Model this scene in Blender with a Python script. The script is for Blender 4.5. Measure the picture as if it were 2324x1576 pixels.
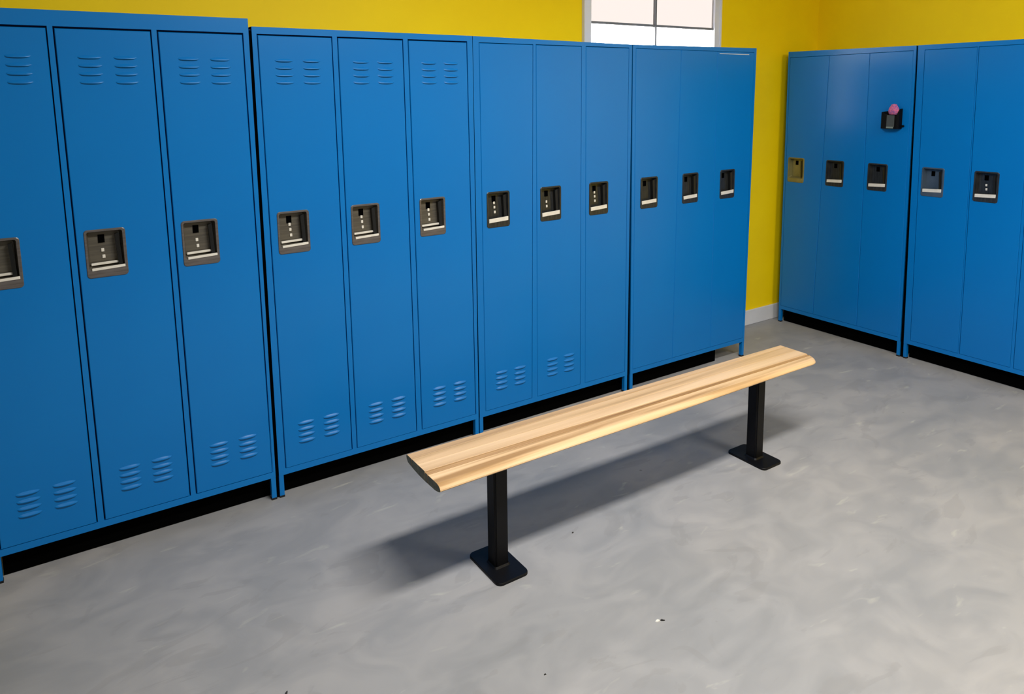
import bpy, bmesh, math, random
from mathutils import Vector, Matrix
random.seed(7)
S = bpy.context.scene
for o in list(bpy.data.objects): bpy.data.objects.remove(o)
C = bpy.context.collection
# ------------------------------------------------------------------ camera
cam_d = bpy.data.cameras.new('camera'); cam = bpy.data.objects.new('camera', cam_d); C.objects.link(cam)
Rr = Vector((0.83605394, -0.54853129, -0.01127996)); Uu = Vector((0.08865512, 0.1147788, 0.98942716)); Ff = Vector((0.54143706, 0.82821449, -0.14459138))
m = Matrix((( Rr.x, Uu.x, -Ff.x), (Rr.y, Uu.y, -Ff.y), (Rr.z, Uu.z, -Ff.z))).to_4x4()
m.translation = Vector((-0.7457, -2.991, 1.7017)); cam.matrix_world = m
cam_d.sensor_fit = 'HORIZONTAL'; cam_d.sensor_width = 36; cam_d.lens = 1648.07 / 2324 * 36
cam_d.shift_y = -(788 - 459.1) / 2324; cam_d.clip_start = 0.05
S.camera = cam
# ------------------------------------------------------------------ world, lights, exposure
w = bpy.data.worlds.new('world'); S.world = w; w.use_nodes = True
bg = w.node_tree.nodes['Background']; bg.inputs[0].default_value = (1.0, 0.97, 0.94, 1); bg.inputs[1].default_value = 9.0
def area(name, loc, rot, sx, sy, power, col=(1, 1, 1)):
    l = bpy.data.lights.new(name, 'AREA'); l.shape = 'RECTANGLE'; l.size = sx; l.size_y = sy; l.energy = power; l.color = col
    o = bpy.data.objects.new(name, l); C.objects.link(o); o.location = loc; o.rotation_euler = rot
area('ceiling_panel_and_fill_light', (0.85, -2.15, 2.97), (0, 0, 0), 1.5, 0.28, 113, (1.0, 0.98, 0.95))
area('ceiling_panel_and_fill_light', (2.7, -3.4, 2.90), (0, -.42, 0), 1.3, 0.6, 82, (1.0, 0.95, 0.88))  # unseen fill lamp, tilted to brighten the right yellow wall
area('ceiling_panel_and_fill_light', (-1.6, -4.4, 2.97), (0, 0, 0), 1.3, 0.6, 16, (1.0, 0.98, 0.95))  # added fill light that lifts the left side
S.view_settings.view_transform = 'Standard'; S.view_settings.look = 'None'
S.view_settings.gamma = 1; S.view_settings.exposure = 0.12; S.view_settings.use_curve_mapping = False

# ------------------------------------------------------------------ materials
def lin(c):
    f = lambda v: v / 12.92 if v <= 0.04045 else ((v + 0.055) / 1.055) ** 2.4
    return tuple(f(v / 255) for v in c) + (1,)
def mat(name, col, rough=0.5, metal=0.0, col2=None, scale=5, stretch=(1, 1, 1), bump=0.0, bscale=60, spec=0.5, coat=0.0, detail=4, lo=0.35, hi=0.65, dist=0.002):
    M = bpy.data.materials.new(name); M.use_nodes = True; n = M.node_tree.nodes; L = M.node_tree.links
    b = n['Principled BSDF']; b.inputs['Roughness'].default_value = rough; b.inputs['Metallic'].default_value = metal
    b.inputs['Specular IOR Level'].default_value = spec; b.inputs['Coat Weight'].default_value = coat; b.inputs['Coat Roughness'].default_value = .25
    tc = n.new('ShaderNodeTexCoord'); mp = n.new('ShaderNodeMapping'); mp.inputs['Scale'].default_value = stretch
    L.new(tc.outputs['Object'], mp.inputs['Vector'])
    ns = n.new('ShaderNodeTexNoise'); ns.inputs['Scale'].default_value = scale; ns.inputs['Detail'].default_value = detail
    L.new(mp.outputs[0], ns.inputs['Vector'])
    cr = n.new('ShaderNodeValToRGB'); cr.color_ramp.elements[0].position = lo; cr.color_ramp.elements[1].position = hi
    cr.color_ramp.elements[0].color = lin(col2 or tuple(v * .96 for v in col)); cr.color_ramp.elements[1].color = lin(col)
    L.new(ns.outputs['Fac'], cr.inputs[0]); L.new(cr.outputs[0], b.inputs['Base Color'])
    if bump:
        bn = n.new('ShaderNodeTexNoise'); bn.inputs['Scale'].default_value = bscale; L.new(mp.outputs[0], bn.inputs['Vector'])
        bp = n.new('ShaderNodeBump'); bp.inputs['Strength'].default_value = bump; bp.inputs['Distance'].default_value = dist
        L.new(bn.outputs['Fac'], bp.inputs['Height']); L.new(bp.outputs[0], b.inputs['Normal'])
    return M
M = {}
M['blue'] = mat('blue_enamel', (0, 114, 190), .29, col2=(0, 110, 186), scale=1.5, bump=.05, bscale=3, spec=.36, dist=.01)
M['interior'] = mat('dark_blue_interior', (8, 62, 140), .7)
M['yellow'] = mat('yellow_wall_paint', (255, 219, 0), .6, col2=(251, 213, 0), scale=3, bump=.12, bscale=140, spec=.25)
M['white'] = mat('white_trim_paint', (225, 225, 226), .4)
M['greywall'] = mat('pale_wall_paint', (150, 149, 146), .7, bump=.1, bscale=120)
M['ceil'] = mat('ceiling_paint', (228, 228, 225), .8)
M['steel'] = mat('brushed_steel', (122, 117, 116), .32, .55, col2=(100, 95, 92), scale=9, stretch=(1, 1, 12))
M['cup'] = mat('dull_steel_cup', (104, 99, 88), .38, .45, col2=(88, 84, 76), scale=8, stretch=(1, 1, 18))
M['cup_dark'] = mat('steel_cup_dark_reflection', (66, 68, 68), .34, .5, col2=(46, 48, 50), scale=30, stretch=(6, 1, .6))  # steel darkened in its colour to carry the dark reflections on these pulls
M['cup_pale'] = mat('steel_cup_yellow_reflection', (150, 142, 92), .4, .4, col2=(120, 115, 74), scale=9)  # yellowish reflection put into the steel colour
M['cup_grey'] = mat('steel_cup_blue_reflection', (84, 98, 114), .42, .3, col2=(66, 82, 98), scale=9)  # bluish reflection tinted into the base colour
M['lip'] = mat('bright_steel_lip', (236, 232, 222), .3, .1, col2=(214, 210, 200), scale=14)
M['black'] = mat('black_plastic', (6, 6, 8), .6, spec=.12)
M['void'] = mat('matte_black_recess_and_shade', (2, 2, 2), .9, spec=.02)
M['slotdark'] = mat('dark_side_plate', (30, 31, 31), .4, .3)
M['post'] = mat('black_powder_coat', (5, 5, 8), .5, bump=.1, bscale=400, spec=.22)
M['mullion'] = mat('grey_window_bar', (120, 122, 124), .5)
M['foot'] = mat('black_rubber', (10, 10, 13), .7)
M['label'] = mat('grey_label', (62, 68, 68), .5)
M['label2'] = mat('pale_grey_strip', (118, 130, 122), .5)
M['pink'] = mat('speckled_pink_foam', (216, 110, 142), .85, col2=(150, 88, 150), scale=90, bump=.6, bscale=160, lo=.4, hi=.6)
M['chip'] = mat('grey_flake', (92, 90, 88), .8)
M['chipw'] = mat('pale_flake', (215, 213, 205), .8)
M['soot'] = mat('dark_scrap', (40, 38, 36), .8)

def wood(name, a, b_, c, off):
    Mx = bpy.data.materials.new(name); Mx.use_nodes = True; n = Mx.node_tree.nodes; L = Mx.node_tree.links
    b = n['Principled BSDF']; b.inputs['Roughness'].default_value = .36; b.inputs['Specular IOR Level'].default_value = .45
    tc = n.new('ShaderNodeTexCoord'); mp = n.new('ShaderNodeMapping'); mp.inputs['Scale'].default_value = (.55, 14, 3); mp.inputs['Location'].default_value = off
    mp.inputs['Rotation'].default_value = (0, 0, .012)
    L.new(tc.outputs['Object'], mp.inputs['Vector'])
    n1 = n.new('ShaderNodeTexNoise'); n1.inputs['Scale'].default_value = 1.6; n1.inputs['Detail'].default_value = 3; n1.inputs['Distortion'].default_value = .5
    mp2 = n.new('ShaderNodeMapping'); mp2.inputs['Scale'].default_value = (1.2, 90, 20); L.new(tc.outputs['Object'], mp2.inputs['Vector'])
    n2 = n.new('ShaderNodeTexNoise'); n2.inputs['Scale'].default_value = 2.2; n2.inputs['Detail'].default_value = 5
    L.new(mp.outputs[0], n1.inputs['Vector']); L.new(mp2.outputs[0], n2.inputs['Vector'])
    cr = n.new('ShaderNodeValToRGB'); e = cr.color_ramp.elements
    e[0].position = .30; e[0].color = lin(c); e[1].position = .66; e[1].color = lin(a)
    k = e.new(.46); k.color = lin(b_)
    mx = n.new('ShaderNodeMix'); mx.data_type = 'RGBA'; mx.blend_type = 'MULTIPLY'; mx.inputs[0].default_value = .35
    cr2 = n.new('ShaderNodeValToRGB'); cr2.color_ramp.elements[0].position = .3; cr2.color_ramp.elements[1].position = .7
    cr2.color_ramp.elements[0].color = (.72, .66, .58, 1); cr2.color_ramp.elements[1].color = (1, 1, 1, 1)
    L.new(n1.outputs['Fac'], cr.inputs[0]); L.new(n2.outputs['Fac'], cr2.inputs[0])
    L.new(cr.outputs[0], mx.inputs[6]); L.new(cr2.outputs[0], mx.inputs[7]); L.new(mx.outputs[2], b.inputs['Base Color'])
    return Mx
M['wood_main'] = wood('maple_board', (228, 196, 156), (214, 180, 138), (186, 152, 110), (0, 3, 0))
M['wood_tan'] = wood('tan_maple_board', (222, 188, 146), (204, 170, 126), (178, 146, 104), (3, 6, 0))
M['wood_back'] = wood('maple_back_strip', (220, 186, 144), (192, 158, 116), (170, 138, 98), (4, 1, 0))
M['wood_front'] = wood('maple_front_board', (234, 203, 160), (220, 184, 138), (172, 134, 86), (9, 7, 0))
M['wood_streak'] = wood('darker_maple_strip', (188, 150, 104), (166, 128, 82), (134, 98, 56), (2, 11, 0))
M['end'] = mat('sealed_end_grain', (118, 120, 104), .6, col2=(92, 94, 82), scale=60)

def concrete():
    Mx = bpy.data.materials.new('sealed_concrete'); Mx.use_nodes = True; n = Mx.node_tree.nodes; L = Mx.node_tree.links
    b = n['Principled BSDF']; b.inputs['Specular IOR Level'].default_value = .35
    tc = n.new('ShaderNodeTexCoord')
    def noise(sc, det, dist, st=(1, 1, 1), rot=0):
        mp = n.new('ShaderNodeMapping'); mp.inputs['Scale'].default_value = st; mp.inputs['Rotation'].default_value = (0, 0, rot); L.new(tc.outputs['Object'], mp.inputs[0])
        x = n.new('ShaderNodeTexNoise'); x.inputs['Scale'].default_value = sc; x.inputs['Detail'].default_value = det; x.inputs['Distortion'].default_value = dist
        L.new(mp.outputs[0], x.inputs['Vector']); return x
    def ramp(src, p0, c0, p1, c1):
        r = n.new('ShaderNodeValToRGB'); r.color_ramp.elements[0].position = p0; r.color_ramp.elements[1].position = p1
        r.color_ramp.elements[0].color = c0; r.color_ramp.elements[1].color = c1; L.new(src, r.inputs[0]); return r
    def mix(fac, a, b2, mode='MIX'):
        x = n.new('ShaderNodeMix'); x.data_type = 'RGBA'; x.blend_type = mode
        if isinstance(fac, float): x.inputs[0].default_value = fac
        else: L.new(fac, x.inputs[0])
        for s, v in ((6, a), (7, b2)):
            if isinstance(v, tuple): x.inputs[s].default_value = v
            else: L.new(v, x.inputs[s])
        return x.outputs[2]
    big = noise(1.1, 3, .8)
    mid = noise(3.4, 6, 1.2, (1, 1.7, 1), .55)
    base = ramp(big.outputs['Fac'], .3, lin((139, 140, 142)), .7, lin((158, 156, 155))).outputs[0]
    m1 = ramp(mid.outputs['Fac'], .38, (.86, .87, .88, 1), .62, (1.05, 1.045, 1.04, 1)).outputs[0]
    c = mix(.8, base, m1, 'MULTIPLY')
    st = noise(5, 3, .6, (1, 3.2, 1), .5)                      # trowel streaks, pale and yellowish
    sf = ramp(st.outputs['Fac'], .66, (0, 0, 0, 1), .78, (.55, .55, .55, 1)).outputs[0]
    c = mix(sf, c, lin((190, 188, 176)))
    st2 = noise(2.6, 5, 2.2, (1, 2.2, 1), -.6)                 # darker wiped arcs
    sf2 = ramp(st2.outputs['Fac'], .60, (0, 0, 0, 1), .64, (.26, .26, .26, 1)).outputs[0]
    c = mix(sf2, c, lin((128, 127, 126)))
    vo = n.new('ShaderNodeTexVoronoi'); vo.inputs['Scale'].default_value = 3.0; L.new(tc.outputs['Object'], vo.inputs['Vector'])
    vf = ramp(vo.outputs['Distance'], .012, (.7, .7, .7, 1), .022, (0, 0, 0, 1)).outputs[0]
    c = mix(vf, c, lin((110, 108, 104)))
    L.new(c, b.inputs['Base Color'])
    rr = ramp(mid.outputs['Fac'], .3, (.42, .42, .42, 1), .7, (.56, .56, .56, 1)); L.new(rr.outputs[0], b.inputs['Roughness'])
    bp = n.new('ShaderNodeBump'); bp.inputs['Strength'].default_value = .25; bp.inputs['Distance'].default_value = .004
    L.new(mid.outputs['Fac'], bp.inputs['Height']); L.new(bp.outputs[0], b.inputs['Normal'])
    return Mx
M['floor'] = concrete()
def pane_mat(name, c, t):
    Mx = bpy.data.materials.new(name); Mx.use_nodes = True; n = Mx.node_tree.nodes; L = Mx.node_tree.links
    b = n['Principled BSDF']; b.inputs['Base Color'].default_value = c; b.inputs['Roughness'].default_value = .15
    tr = n.new('ShaderNodeBsdfTransparent'); tr.inputs[0].default_value = c; mx = n.new('ShaderNodeMixShader'); mx.inputs[0].default_value = t
    ns = n.new('ShaderNodeTexNoise'); ns.inputs['Scale'].default_value = 300; bp = n.new('ShaderNodeBump'); bp.inputs['Strength'].default_value = .05
    L.new(ns.outputs['Fac'], bp.inputs['Height']); L.new(bp.outputs[0], b.inputs['Normal'])
    L.new(tr.outputs[0], mx.inputs[1]); L.new(b.outputs[0], mx.inputs[2]); L.new(mx.outputs[0], n['Material Output'].inputs[0]); return Mx
M['pane_low'] = pane_mat('clear_pane', (1, 1, 1, 1), .06)
M['pane_up'] = pane_mat('faintly_tinted_pane', (.334, .320, .314, 1), .04)

# ------------------------------------------------------------------ mesh helpers
def mesh_obj(name, bm, material, parent=None, loc=(0, 0, 0), mesh=None, smooth=False):
    if mesh is None:
        mesh = bpy.data.meshes.new(name); bmesh.ops.recalc_face_normals(bm, faces=bm.faces); bm.to_mesh(mesh); bm.free()
        mesh.materials.append(M[material])
        if smooth:
            for p in mesh.polygons: p.use_smooth = True
    o = bpy.data.objects.new(name, mesh); C.objects.link(o); o.location = loc
    if parent: o.parent = parent
    return o
def hexa(bm, lo, hi):
    """lo, hi: four (x,y,z) each, same winding"""
    a = [bm.verts.new(v) for v in lo]; b = [bm.verts.new(v) for v in hi]
    bm.faces.new(a[::-1]); bm.faces.new(b)
    for i in range(4): bm.faces.new((a[i], a[(i + 1) % 4], b[(i + 1) % 4], b[i]))
def box(bm, x0, x1, y0, y1, z0, z1):
    hexa(bm, [(x0, y0, z0), (x1, y0, z0), (x1, y1, z0), (x0, y1, z0)], [(x0, y0, z1), (x1, y0, z1), (x1, y1, z1), (x0, y1, z1)])
def boxobj(name, dims, material, parent=None, bevel=0.0, loc=(0, 0, 0)):
    bm = bmesh.new(); box(bm, *dims)
    if bevel: bmesh.ops.bevel(bm, geom=bm.edges[:], offset=bevel, segments=2, affect='EDGES')
    return mesh_obj(name, bm, material, parent, loc)
def thing(name, label, cat, loc=(0, 0, 0), rz=0, group=None):
    o = bpy.data.objects.new(name, None); C.objects.link(o); o.location = loc; o.rotation_euler = (0, 0, rz)
    o.empty_display_size = .1; o['label'] = label; o['category'] = cat
    if group: o['group'] = group
    return o
def tag(o, label, cat, group=None):
    o['label'] = label; o['category'] = cat
    if group: o['group'] = group
    return o
def struct(o, label=None):
    o['kind'] = 'structure'
    if label: o['label'] = label; 
    return o

# ------------------------------------------------------------------ room
WY = 0.4187; WX = 4.25; X0 = -4.2; Y0 = -6.2; ZC = 3.0
struct(boxobj('floor', (X0 - .2, WX + .2, Y0 - .2, WY + .2, -.1, 0), 'floor'), 'mottled grey sealed concrete floor')
struct(boxobj('ceiling', (X0 - .2, WX + .2, Y0 - .2, WY + .2, ZC, ZC + .1), 'ceil'), 'white ceiling')
wx0, wx1, wz0, wz1 = 2.043, 3.100, 1.45, 2.75; hx_ = .050
bm = bmesh.new()
box(bm, X0 - .2, wx0 - hx_, WY, WY + .03, 0, ZC); box(bm, wx1 + hx_, WX + .2, WY, WY + .03, 0, ZC)
box(bm, wx0 - hx_, wx1 + hx_, WY, WY + .03, 0, wz0 - hx_); box(bm, wx0 - hx_, wx1 + hx_, WY, WY + .03, wz1 + hx_, ZC)
struct(mesh_obj('wall_back', bm, 'yellow'), 'bright yellow wall behind the long locker row')
struct(boxobj('wall_right', (WX, WX + .16, Y0, WY, 0, ZC), 'yellow'), 'yellow wall behind the right-hand lockers')
struct(boxobj('wall_left', (X0 - .16, X0, Y0, WY, 0, ZC), 'greywall'), 'pale wall')
struct(boxobj('wall_front', (X0, WX, Y0 - .16, Y0, 0, ZC), 'greywall'), 'pale wall')
struct(boxobj('baseboard_back', (X0, WX, WY - .014, WY, 0, .112), 'white', bevel=.003), 'white baseboard under the yellow wall')
struct(boxobj('baseboard_right', (WX - .014, WX, Y0, WY - .014, 0, .112), 'white', bevel=.003), 'white baseboard')
# window
win = bpy.data.objects.new('window_1', None); C.objects.link(win); win.location = (wx0, WY, wz0); struct(win, 'white framed window above the long locker row, grey glazing bars')
W_, H_ = wx1 - wx0, wz1 - wz0
bm = bmesh.new(); f = .058; y0, y1 = -.016, .012
box(bm, -hx_, 0, -.001, y1, -hx_, H_ + hx_); box(bm, W_, W_ + hx_, -.001, y1, -hx_, H_ + hx_); box(bm, 0, W_, -.001, y1, -hx_, 0); box(bm, 0, W_, -.001, y1, H_, H_ + hx_)
box(bm, -f, 0, y0, -.001, -f, H_ + f); box(bm, W_, W_ + f, y0, -.001, -f, H_ + f); box(bm, 0, W_, y0, -.001, -f, 0); box(bm, 0, W_, y0, -.001, H_, H_ + f)
box(bm, -f, -f + .014, -.024, y0, -f, H_ + f); box(bm, W_ + f - .014, W_ + f, -.024, y0, -f, H_ + f)
mesh_obj('window_frame', bm, 'white', win)
zr = 2.128 - wz0
boxobj('mullion', (.529 - .006, .529 + .006, -.008, .012, 0, H_), 'mullion', win)
boxobj('rail', (0, W_, -.004, .010, zr - .007, zr + .007), 'mullion', win)
boxobj('window_pane', (0, .529, .001, .005, 0, zr), 'pane_low', win); boxobj('window_pane', (.529, W_, .001, .005, 0, zr), 'pane_low', win)
boxobj('window_pane', (0, .529, .001, .005, zr, H_), 'pane_up', win); boxobj('window_pane', (.529, W_, .001, .005, zr, H_), 'pane_up', win)

# ------------------------------------------------------------------ lockers
# shared meshes of the recessed pulls and louvers
def rrect(x0, x1, z0, z1, r, n=4):
    pts = []
    for cx, cz, a0 in ((x1 - r, z1 - r, 0), (x0 + r, z1 - r, 90), (x0 + r, z0 + r, 180), (x1 - r, z0 + r, 270)):
        for i in range(n + 1):
            a = math.radians(a0 + 90 * i / n); pts.append((cx + r * math.cos(a), cz + r * math.sin(a)))
    return pts
HW, HH = .133, .178
def rim_mesh():
    bm = bmesh.new(); o = rrect(0, HW, 0, HH, .012); i = rrect(.008, HW - .010, .030, HH - .008, .007)
    rings = []
    for pts, y in ((o, 0.0015), (o, -.0020), ([(HW / 2 + (x - HW / 2) * .975, HH / 2 + (z - HH / 2) * .98) for x, z in o], -.0034), (i, -.0030), (i, .001)):
        rings.append([bm.verts.new((x, y, z)) for x, z in pts])
    n = len(o)
    for a, b in zip(rings, rings[1:]):
        for k in range(n): bm.faces.new((a[k], a[(k + 1) % n], b[(k + 1) % n], b[k]))
    return bm
def cup_mesh():
    bm = bmesh.new(); f = rrect(.008, HW - .010, .030, HH - .008, .007); b = rrect(.014, HW - .018, .040, HH - .014, .008)
    r = [[bm.verts.new((x, y, z)) for x, z in p] for p, y in ((f, .0005), (b, .026))]
    n = len(f)
    for k in range(n): bm.faces.new((r[0][k], r[0][(k + 1) % n], r[1][(k + 1) % n], r[1][k]))
    bm.faces.new(r[1]); return bm
def bar_mesh(x0, x1, zl, zr, h, y, t):
    bm = bmesh.new()
    hexa(bm, [(x0, y, zl), (x1, y, zr), (x1, y + t, zr), (x0, y + t, zl)], [(x0, y, zl + h), (x1, y, zr + h), (x1, y + t, zr + h), (x0, y + t, zl + h)])
    bmesh.ops.bevel(bm, geom=bm.edges[:], offset=.0012, segments=1, affect='EDGES'); return bm
def louver_mesh(w=.078, h=.0135, d=.0068, n=8):
    bm = bmesh.new(); prof = ((0, 0), (.35, .35), (.7, .85), (1, 1), (1.02, .55)); g = []
    for i in range(n + 1):
        s = i / n; e = math.sin(math.pi * s) ** .45 if 0 < s < 1 else 0
        arch = .0035 * (math.sin(math.pi * s))
        g.append([bm.verts.new((s * w, .0008 - (d + .0008) * e * q, arch - h * (p * (.35 + .65 * e)))) for p, q in prof])
    for a, b in zip(g, g[1:]):
        for k in range(len(prof) - 1): bm.faces.new((a[k], b[k], b[k + 1], a[k + 1]))
    return bm
def once(name, bm, material, smooth=False):
    me = bpy.data.meshes.new(name); bmesh.ops.recalc_face_normals(bm, faces=bm.faces); bm.to_mesh(me); bm.free(); me.materials.append(M[material])
    if smooth:
        for p in me.polygons: p.use_smooth = True
    return me
RIM = once('handle_rim', rim_mesh(), 'steel')
CUP = {k: once('handle_cup', cup_mesh(), k) for k in ('cup', 'cup_dark', 'cup_pale', 'cup_grey')}
for me in list(CUP.values()):
    for p in me.polygons: p.flip()
RIMD = RIM.copy(); RIMD.materials[0] = M['cup_dark']; RIMP = RIM.copy(); RIMP.materials[0] = M['cup_pale']; RIMG = RIM.copy(); RIMG.materials[0] = M['cup_grey']
BAR1 = once('pull_bar', bar_mesh(.016, .108, .043, .046, .009, .010, .008), 'lip')
BAR2 = once('pull_bar', bar_mesh(.016, .124, .026, .031, .010, -.0055, .006), 'lip')
BARW = once('pull_bar', bar_mesh(.011, .122, .024, .030, .020, -.0055, .006), 'lip')
BARP = once('pull_bar', bar_mesh(.004, .126, .006, .008, .022, -.0055, .006), 'cup_pale')
_b = bmesh.new(); box(_b, .045, .066, .0235, .0262, HH - .054, HH - .024); SLOT = once('latch_slot', _b, 'void')
_b = bmesh.new(); hexa(_b, [(.104, .004, .040), (.117, .001, .040), (.117, .006, .040), (.104, .024, .040)], [(.098, .004, HH - .024), (.111, .001, HH - .018), (.111, .006, HH - .018), (.098, .024, HH - .024)]); SIDE = once('side_plate', _b, 'slotdark')
_b = bmesh.new(); box(_b, 0, .010, .0225, .0262, 0, .013); bmesh.ops.bevel(_b, geom=_b.edges[:], offset=.001, segments=1, affect='EDGES'); RIVET = once('rivet_plate', _b, 'lip')
LOUV = once('louver', louver_mesh(), 'blue', True)

def add_handle(door, u, z, style, nr):
    rim, cup = {'olive': (RIM, 'cup'), 'dark': (RIMD, 'cup_dark'), 'pale': (RIMP, 'cup_pale'), 'grey': (RIMG, 'cup_grey')}[style]
    L = (u, -.0015, z)
    mesh_obj('handle_rim', None, None, door, L, rim); mesh_obj('handle_cup', None, None, door, L, CUP[cup])
    mesh_obj('latch_slot', None, None, door, L, SLOT); mesh_obj('side_plate', None, None, door, L, SIDE)
    if style == 'olive':
        mesh_obj('pull_bar', None, None, door, L, BAR1); mesh_obj('pull_bar', None, None, door, L, BAR2)
    else: mesh_obj('pull_bar', None, None, door, L, BARP if style == 'pale' else BARW)
    for k, zz in enumerate((.112, .090, .066)[3 - nr:] if nr else ()):
        mesh_obj('rivet_plate', None, None, door, (u + .052 + .002 * k, -.0015, z + zz), RIVET)

ZB, ZT = .1, 1.95; TR = [0]
def bank(name_label, loc, rz, L, R, doors, ztop, depth, gap, tgap, handles, style, louv_top, louv_bot, stiles=True, shade_end=.985, gap_shade_edge=None, rivets=(2, 2, 2), dgap=.0005):
    """L, R and every door edge are (u at the sill, u at the header): sheet metal units lean by a few millimetres"""
    t = thing('locker_unit', name_label, 'locker', loc, rz, None)
    zl, zr_ = ztop
    def U(e, z): return e[0] + (e[1] - e[0]) * (z - ZB) / (ZT - ZB)
    def slab(bm, a, b, z0, z1, y0, y1, z1b=None, z0b=None):
        z1b = z1 if z1b is None else z1b; z0b = z0 if z0b is None else z0b
        hexa(bm, [(U(a, z0), y0, z0), (U(b, z0b), y0, z0b), (U(b, z0b), y1, z0b), (U(a, z0), y1, z0)],
                 [(U(a, z1), y0, z1), (U(b, z1b), y0, z1b), (U(b, z1b), y1, z1b), (U(a, z1), y1, z1)])
    sh = lambda e, d: (e[0] + d, e[1] + d)
    dtop = 1.950; dbot = .127
    bm = bmesh.new()                                           # carcass: sides, back, top, floor pan, dividers
    slab(bm, L, sh(L, .012), ZB, zl, .001, depth, zl); slab(bm, sh(R, -.012), R, ZB, zr_, .001, depth, zr_)
    slab(bm, L, R, ZB, zl, depth - .006, depth, zr_)
    slab(bm, L, R, zl - .008, zl, .001, depth, zr_, zr_ - .008); slab(bm, L, R, ZB, ZB + .008, .001, depth)
    mesh_obj('carcass', bm, 'blue', t)
    bm = bmesh.new()
    hd = [slab(bm, L, R, dtop + tgap, zl, -.001, .016, zr_)]
    slab(bm, L, R, ZB, dbot - dgap, -.001, .016)
    ed = doors
    slab(bm, L, sh(ed[0][0], -gap), dbot - dgap, dtop + tgap, -.001, .016)
    slab(bm, sh(ed[2][1], gap), R, dbot - dgap, dtop + tgap, -.001, .016)
    if stiles:
        for a, b in ((ed[0][1], ed[1][0]), (ed[1][1], ed[2][0])): slab(bm, sh(a, gap), sh(b, -gap), dbot - dgap, dtop + tgap, -.001, .016)
    mesh_obj('face_frame', bm, 'blue', t)
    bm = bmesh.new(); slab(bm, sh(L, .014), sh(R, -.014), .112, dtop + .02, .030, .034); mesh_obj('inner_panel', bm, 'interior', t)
    bm = bmesh.new(); box(bm, .0205, shade_end, .045, .060, .002, ZB + .002); mesh_obj('under_shade', bm, 'void', t)  # black board added under the unit, painting the shade there
    if gap_shade_edge:                                                   # black strip added to paint the shade in the gap between two units
        bm = bmesh.new(); slab(bm, sh(R, .0003), sh(gap_shade_edge, -.0003), .0, min(zr_, 1.968), .010, .018)
        TR[0] += 1; fo = mesh_obj('gap_shade_%d' % TR[0], bm, 'void', None, loc); fo.rotation_euler = (0, 0, rz); struct(fo, 'black strip added as painted shade in the gap between two blue locker units')
    for k in (0, 1):                                           # legs with their rubber feet
        e = L if k == 0 else sh(R, -.0195)
        for y0 in (0.0, depth - .03):
            bm = bmesh.new(); slab(bm, e, sh(e, .0195), .008, ZB, y0, y0 + .022); lg = mesh_obj('leg', bm, 'blue', t)
            bm = bmesh.new(); slab(bm, sh(e, -.001), sh(e, .0205), 0, .0085, y0 - .001, y0 + .023); mesh_obj('foot_cap', bm, 'foot', lg)
    for k in range(3):
        a, b = ed[k]; hx = handles[k]
        u0 = U(a, dbot)
        bm = bmesh.new()
        P = lambda e, z, y, du=0: (U(e, z) - u0 + du, y, z - dbot)
        c = .002
        outer_b = [P(a, dbot, .014), P(b, dbot, .014), P(b, dtop, .014), P(a, dtop, .014)]
        outer_m = [P(a, dbot, .0005), P(b, dbot, .0005), P(b, dtop, .0005), P(a, dtop, .0005)]
        outer_f = [P(a, dbot + c, -.002, c), P(b, dbot + c, -.002, -c), P(b, dtop - c, -.002, -c), P(a, dtop - c, -.002, c)]
        h0, h1, z0, z1 = hx + .007 - u0, hx + HW - .009 - u0, HZ + .029 - dbot, HZ + HH - .007 - dbot
        inn_f = [(h0, -.002, z0), (h1, -.002, z0), (h1, -.002, z1), (h0, -.002, z1)]; inn_b = [(x, .014, z) for x, _, z in inn_f]
        loops = [[bm.verts.new(v) for v in lp] for lp in (inn_b, outer_b, outer_m, outer_f, inn_f, inn_b)]
        for p, q in zip(loops, loops[1:]):
            for i in range(4): bm.faces.new((p[i], p[(i + 1) % 4], q[(i + 1) % 4], q[i]))
        bmesh.ops.remove_doubles(bm, verts=bm.verts, dist=1e-6)
        d = mesh_obj('door', bm, 'blue', t, (u0, 0, dbot))
        add_handle(d, hx - u0, HZ - dbot, style[k], rivets[k])
        for on, zs in ((louv_top[k], (1.859, 1.830, 1.801, 1.772)), (louv_bot[k], (.318, .290, .263, .236))):
            if on:
                for z in zs:
                    for du in (.058, .170):
                        mesh_obj('louver', None, None, d, (U(a, z) - u0 + du, -.002, z - dbot), LOUV)
    return t
HZ = 1.063
T3, F3 = (1, 1, 1), (0, 0, 0)
O3 = ('olive',) * 3; D3 = ('dark',) * 3
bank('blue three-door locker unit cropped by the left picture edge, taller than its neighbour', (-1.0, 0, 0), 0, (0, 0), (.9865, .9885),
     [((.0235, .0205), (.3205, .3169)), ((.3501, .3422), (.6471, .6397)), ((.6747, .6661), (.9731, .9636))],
     (2.010, 2.0125), .40, .0045, .007, (.045, .369, .692), O3, T3, T3, dgap=.0012, gap_shade_edge=(1.0005, 1.0005))
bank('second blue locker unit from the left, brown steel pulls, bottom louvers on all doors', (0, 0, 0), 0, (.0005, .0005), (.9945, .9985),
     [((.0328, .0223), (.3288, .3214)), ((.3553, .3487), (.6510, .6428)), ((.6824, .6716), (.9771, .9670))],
     (1.983, 1.981), .40, .0034, .006, (.055, .372, .701), O3, T3, T3, rivets=(3, 3, 3), gap_shade_edge=(1.001, 1.001))
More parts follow.
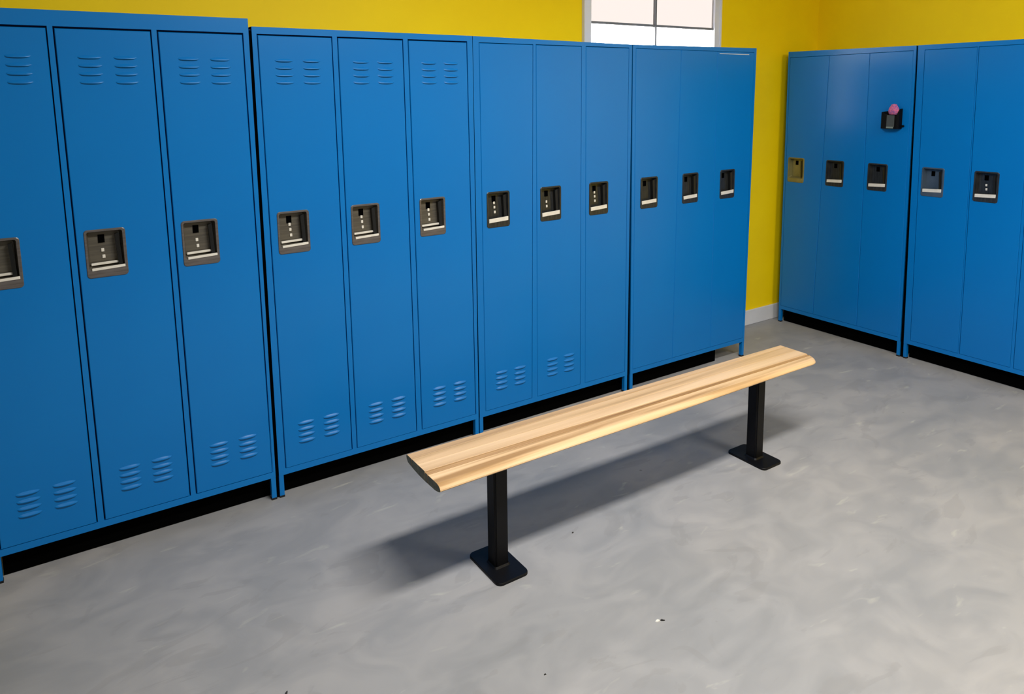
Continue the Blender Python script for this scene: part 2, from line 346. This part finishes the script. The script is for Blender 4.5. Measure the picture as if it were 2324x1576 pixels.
bank('blue locker unit with dark pulls directly left of the window mullion, behind the bench middle', (1.001, 0, 0), 0, (0.0, 0.0), (.9885, .9955),
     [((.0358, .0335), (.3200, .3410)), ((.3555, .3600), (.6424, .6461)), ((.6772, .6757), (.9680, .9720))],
     (1.981, 1.970), .40, .0016, .003, (.060, .379, .699), D3, F3, (1, 1, 0), rivets=(3, 2, 3), gap_shade_edge=(1.0115, 1.001))
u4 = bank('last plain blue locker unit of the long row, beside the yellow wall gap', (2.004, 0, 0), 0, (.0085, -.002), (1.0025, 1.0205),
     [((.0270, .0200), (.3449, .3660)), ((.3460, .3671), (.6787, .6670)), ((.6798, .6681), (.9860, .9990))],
     (1.970, 1.977), .40, .0010, .0016, (.066, .398, .722), D3, F3, F3, stiles=False, shade_end=.78, rivets=(0, 0, 0))
st = boxobj('edge_highlight', (.686, .950, -.0036, -.0021, 1.9350, 1.9385), 'white', u4); st['label'] = 'thin white strip painted as an edge highlight'  # white sliver laid on the door as a painted highlight
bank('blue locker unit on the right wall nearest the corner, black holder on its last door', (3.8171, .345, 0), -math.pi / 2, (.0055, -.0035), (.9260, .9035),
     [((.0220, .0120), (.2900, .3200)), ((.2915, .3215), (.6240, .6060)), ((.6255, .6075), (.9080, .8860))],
     (1.992, 1.981), .41, .0010, .002, (.034, .338, .640), ('pale', 'dark', 'dark'), F3, F3, stiles=False, shade_end=.922, rivets=(0, 0, 0), gap_shade_edge=(.9495, .914))
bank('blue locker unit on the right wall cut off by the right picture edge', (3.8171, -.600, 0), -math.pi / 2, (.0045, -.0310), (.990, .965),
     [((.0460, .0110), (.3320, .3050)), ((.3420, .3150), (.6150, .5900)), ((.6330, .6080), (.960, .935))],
     (1.981, 1.977), .41, .0016, .002, (.045, .345, .650), ('grey', 'dark', 'dark'), F3, F3, shade_end=.985, rivets=(0, 2, 0))

# ------------------------------------------------------------------ bench
be = thing('locker_room_bench', 'wooden bench with pale maple seat on two black pedestal legs', 'bench', (1.25, -.91, 0))
ox, oy = 1.25, -.91
def seat_board(name, yn, yf, material, front=False, back=False, xf_trim=0.0, dz=0.0):
    """yn, yf = (front y, back y) at the near and far end; top at z=.4626, underside bowed"""
    n = 32; bm = bmesh.new(); rows = []
    for i in range(n + 1):
        s = (i / 24 * .97) if i <= 24 else (.97, .975, .98, .985, .989, .9925, .9955, .998, 1)[i - 24]; xa, xb = .2455, 2.256
        x = xa + (xb - xa) * s
        f_ = yn[0] + (yf[0] - yn[0]) * s; b_ = yn[1] + (yf[1] - yn[1]) * s
        if front:                                               # rounded far corner
            e = min(1, max(0, (x - 2.20) / .056)); f_ += .042 * (1 - math.sqrt(max(0, 1 - e * e))) + .004 * math.sin(s * 9) * .5
        W = 1.0; pts = []
        lo_f = under(f_, yn, s); lo_b = under(b_, yn, s); zt = .4626 + dz
        if front:
            pts = [(b_, lo_b), (b_, zt - .001), (b_ - .001, zt), (f_ + .026, zt), (f_ + .014, zt - .0022), (f_ + .006, zt - .0065), (f_ + .0015, zt - .0125), (f_ + .0005, zt - .0165), (f_ + .005, zt - .0215), (f_ + .016, zt - .0260), (f_ + .04, zt - .0305)]
        elif back:
            pts = [(b_ - .012, zt - .026), (b_ - .003, zt - .016), (b_, zt - .009), (b_ - .002, zt - .003), (b_ - .006, zt), (f_ + .0008, zt), (f_, zt - .001), (f_, lo_f)]
        else:
            pts = [(b_, lo_b), (b_, zt - .001), (b_ - .0008, zt), (f_ + .0008, zt), (f_, zt - .001), (f_, lo_f)]
        rows.append([bm.verts.new((x - ox, y - oy, z)) for y, z in pts])
    k = len(rows[0])
    for a, b in zip(rows, rows[1:]):
        for j in range(k): bm.faces.new((a[j], a[(j + 1) % k], b[(j + 1) % k], b[j]))
    c0 = bm.faces.new(rows[0]); c1 = bm.faces.new(rows[-1][::-1])
    c0.material_index = 1
    o = mesh_obj(name, bm, material, be); o.data.materials.append(M['end'])
    return o
def under(y, yn, s):
    q = (y + .91) / .13
    return .4626 - .036 + .012 * q * q
g = .0013
seat_board('seat_board', (-.8200 + g, -.7780), (-.8478 + g, -.8130), 'wood_back', back=True)
seat_board('seat_board', (-.8700 + .0002, -.8200 - g), (-.9070 + .0002, -.8478 - g), 'wood_tan')
seat_board('seat_board', (-.9236 + g, -.8700 - .0002), (-.9700 + g, -.9070 - .0002), 'wood_main')
seat_board('seat_board', (-.9440 + g, -.9236 - g), (-.9840 + g, -.9700 - g), 'wood_streak', dz=-.003)
seat_board('seat_board', (-1.0350, -.9440 - g), (-1.0400, -.9840 - g), 'wood_front', front=True, dz=-.003)
for px, py in ((.5365, -.910), (1.957, -.919)):
    pd = bmesh.new(); box(pd, -.029, .029, -.029, .029, .009, .4245)
    ed_ = [e for e in pd.edges if abs(e.verts[0].co.z - e.verts[1].co.z) > .1]
    bmesh.ops.bevel(pd, geom=ed_, offset=.007, segments=3, affect='EDGES')
    leg = mesh_obj('leg', pd, 'post', be, (px - ox, py - oy, 0))
    bm = bmesh.new(); pts = rrect(-.067, .067, -.108, .108, .022, 6)
    lo = [bm.verts.new((x, y, 0)) for x, y in pts]; mi = [bm.verts.new((x, y, .0075)) for x, y in pts]; hi = [bm.verts.new((x * .98, y * .985, .010)) for x, y in pts]
    bm.faces.new(lo[::-1]); bm.faces.new(hi)
    for a, b in ((lo, mi), (mi, hi)):
        for k in range(len(pts)): bm.faces.new((a[k], a[(k + 1) % len(pts)], b[(k + 1) % len(pts)], b[k]))
    mesh_obj('base_plate', bm, 'post', leg)
    bm = bmesh.new()                                            # weld bead round the foot of the post
    wl = rrect(-.035, .035, -.035, .035, .012, 4); wu = rrect(-.0295, .0295, -.0295, .0295, .008, 4)
    a = [bm.verts.new((x, y, .0095)) for x, y in wl]; b = [bm.verts.new((x, y, .017)) for x, y in wu]
    for k in range(len(wl)): bm.faces.new((a[k], a[(k + 1) % len(wl)], b[(k + 1) % len(wl)], b[k]))
    mesh_obj('weld_bead', bm, 'post', leg)
    boxobj('top_bracket', (-.105, .105, -.085, .085, .4215, .4275), 'post', leg, bevel=.002)

# ------------------------------------------------------------------ holder on the locker door, with what it holds
hy, hz0 = -.4365, 1.470
hold = thing('wall_holder', 'small black angular open-top holder stuck on a right-hand locker door', 'holder', (3.8151, hy, hz0), -math.pi / 2)
hold_y = -.046
def prism(bm, pts, z0, z1):
    lo = [bm.verts.new((x, y, z0)) for x, y in pts]; hi = [bm.verts.new((x, y, z1)) for x, y in pts]
    bm.faces.new(lo[::-1]); bm.faces.new(hi)
    for k in range(len(pts)): bm.faces.new((lo[k], lo[(k + 1) % len(pts)], hi[(k + 1) % len(pts)], hi[k]))
bm = bmesh.new()
outer = [(-.070, 0), (-.070, -.004), (-.010, hold_y), (.054, hold_y), (.062, -.034), (.064, 0)]
inner = [(-.056, -.003), (-.056, -.008), (-.008, hold_y + .005), (.050, hold_y + .005), (.057, -.031), (.058, -.003)]
za = [.104, .102, .090, .090, .118, .126]
lo = [bm.verts.new((x, y, 0)) for x, y in outer]; hi = [bm.verts.new((x, y, z)) for (x, y), z in zip(outer, za)]
ih = [bm.verts.new((x, y, z)) for (x, y), z in zip(inner, za)]; il = [bm.verts.new((x, y, .006)) for x, y in inner]
bm.faces.new(lo[::-1]); bm.faces.new(il)
for a, b in ((lo, hi), (hi, ih), (ih, il)):
    for k in range(6): bm.faces.new((a[k], a[(k + 1) % 6], b[(k + 1) % 6], b[k]))
mesh_obj('holder_body', bm, 'black', hold)
boxobj('front_label', (-.009, .040, hold_y - .0025, hold_y - .0002, .012, .086), 'label', hold)
boxobj('label_strip', (-.009, .036, hold_y - .0035, hold_y - .0026, .004, .014), 'label2', hold)
boxobj('side_hook', (.063, .082, -.014, -.002, .012, .024), 'black', hold, bevel=.002)
bm = bmesh.new()                                                # pink foam dome
bmesh.ops.create_icosphere(bm, subdivisions=4, radius=1)
for v in bm.verts:
    x, y, z = v.co; r = 1 + .05 * math.sin(9 * x + 3) * math.sin(8 * y) + .03 * math.sin(17 * z)
    tp = 1 - .30 * max(0, z) ** 2 - .3 * max(0, -z); v.co = (x * .035 * r * tp, y * .018 * r * tp, z * .046 * r)
pk = mesh_obj('sponge', bm, 'pink', None, (3.8151 - .0245, hy - .021, hz0 + .111), smooth=True); pk.rotation_euler = (0, 0, -math.pi / 2)
tag(pk, 'speckled pink domed sponge poking out of the small black holder', 'sponge')

# ------------------------------------------------------------------ floor scraps
def flake(name, loc, sx, sy, material, label, cat='debris', h=.003):
    bm = bmesh.new(); n = 7; rr = [.6 + .5 * random.random() for _ in range(n)]
    lo = [bm.verts.new((math.cos(6.283 * k / n) * sx * rr[k], math.sin(6.283 * k / n) * sy * rr[k], 0)) for k in range(n)]
    hi = [bm.verts.new((v.co.x * .8, v.co.y * .8, h * (.6 + .6 * random.random()))) for v in lo]
    c = bm.verts.new((0, 0, h * 1.1)); bm.faces.new(lo[::-1])
    for k in range(n): bm.faces.new((lo[k], lo[(k + 1) % n], hi[(k + 1) % n], hi[k])); bm.faces.new((hi[k], hi[(k + 1) % n], c))
    o = mesh_obj(name, bm, material, None, loc); tag(o, label, cat); return o
flake('paint_flake', (.829, -1.452, 0), .012, .005, 'soot', 'tiny dark paint flake on the floor in front of the bench middle').rotation_euler = (0, 0, -.7)
flake('paint_flake', (.815, -1.445, 0), .010, .006, 'chipw', 'tiny white paint flake touching a dark one on the floor')
flake('grit', (.884, -.908, 0), .006, .004, 'soot', 'dark grit speck on the floor under the front edge of the bench')
flake('paint_sliver', (-.283, -1.062, 0), .004, .018, 'soot', 'dark sliver lying on the floor at the bottom picture edge').rotation_euler = (0, 0, -.5)
flake('grit', (.38, -1.42, 0), .005, .003, 'soot', 'dark grit speck on the floor left of the near bench foot', h=.002)
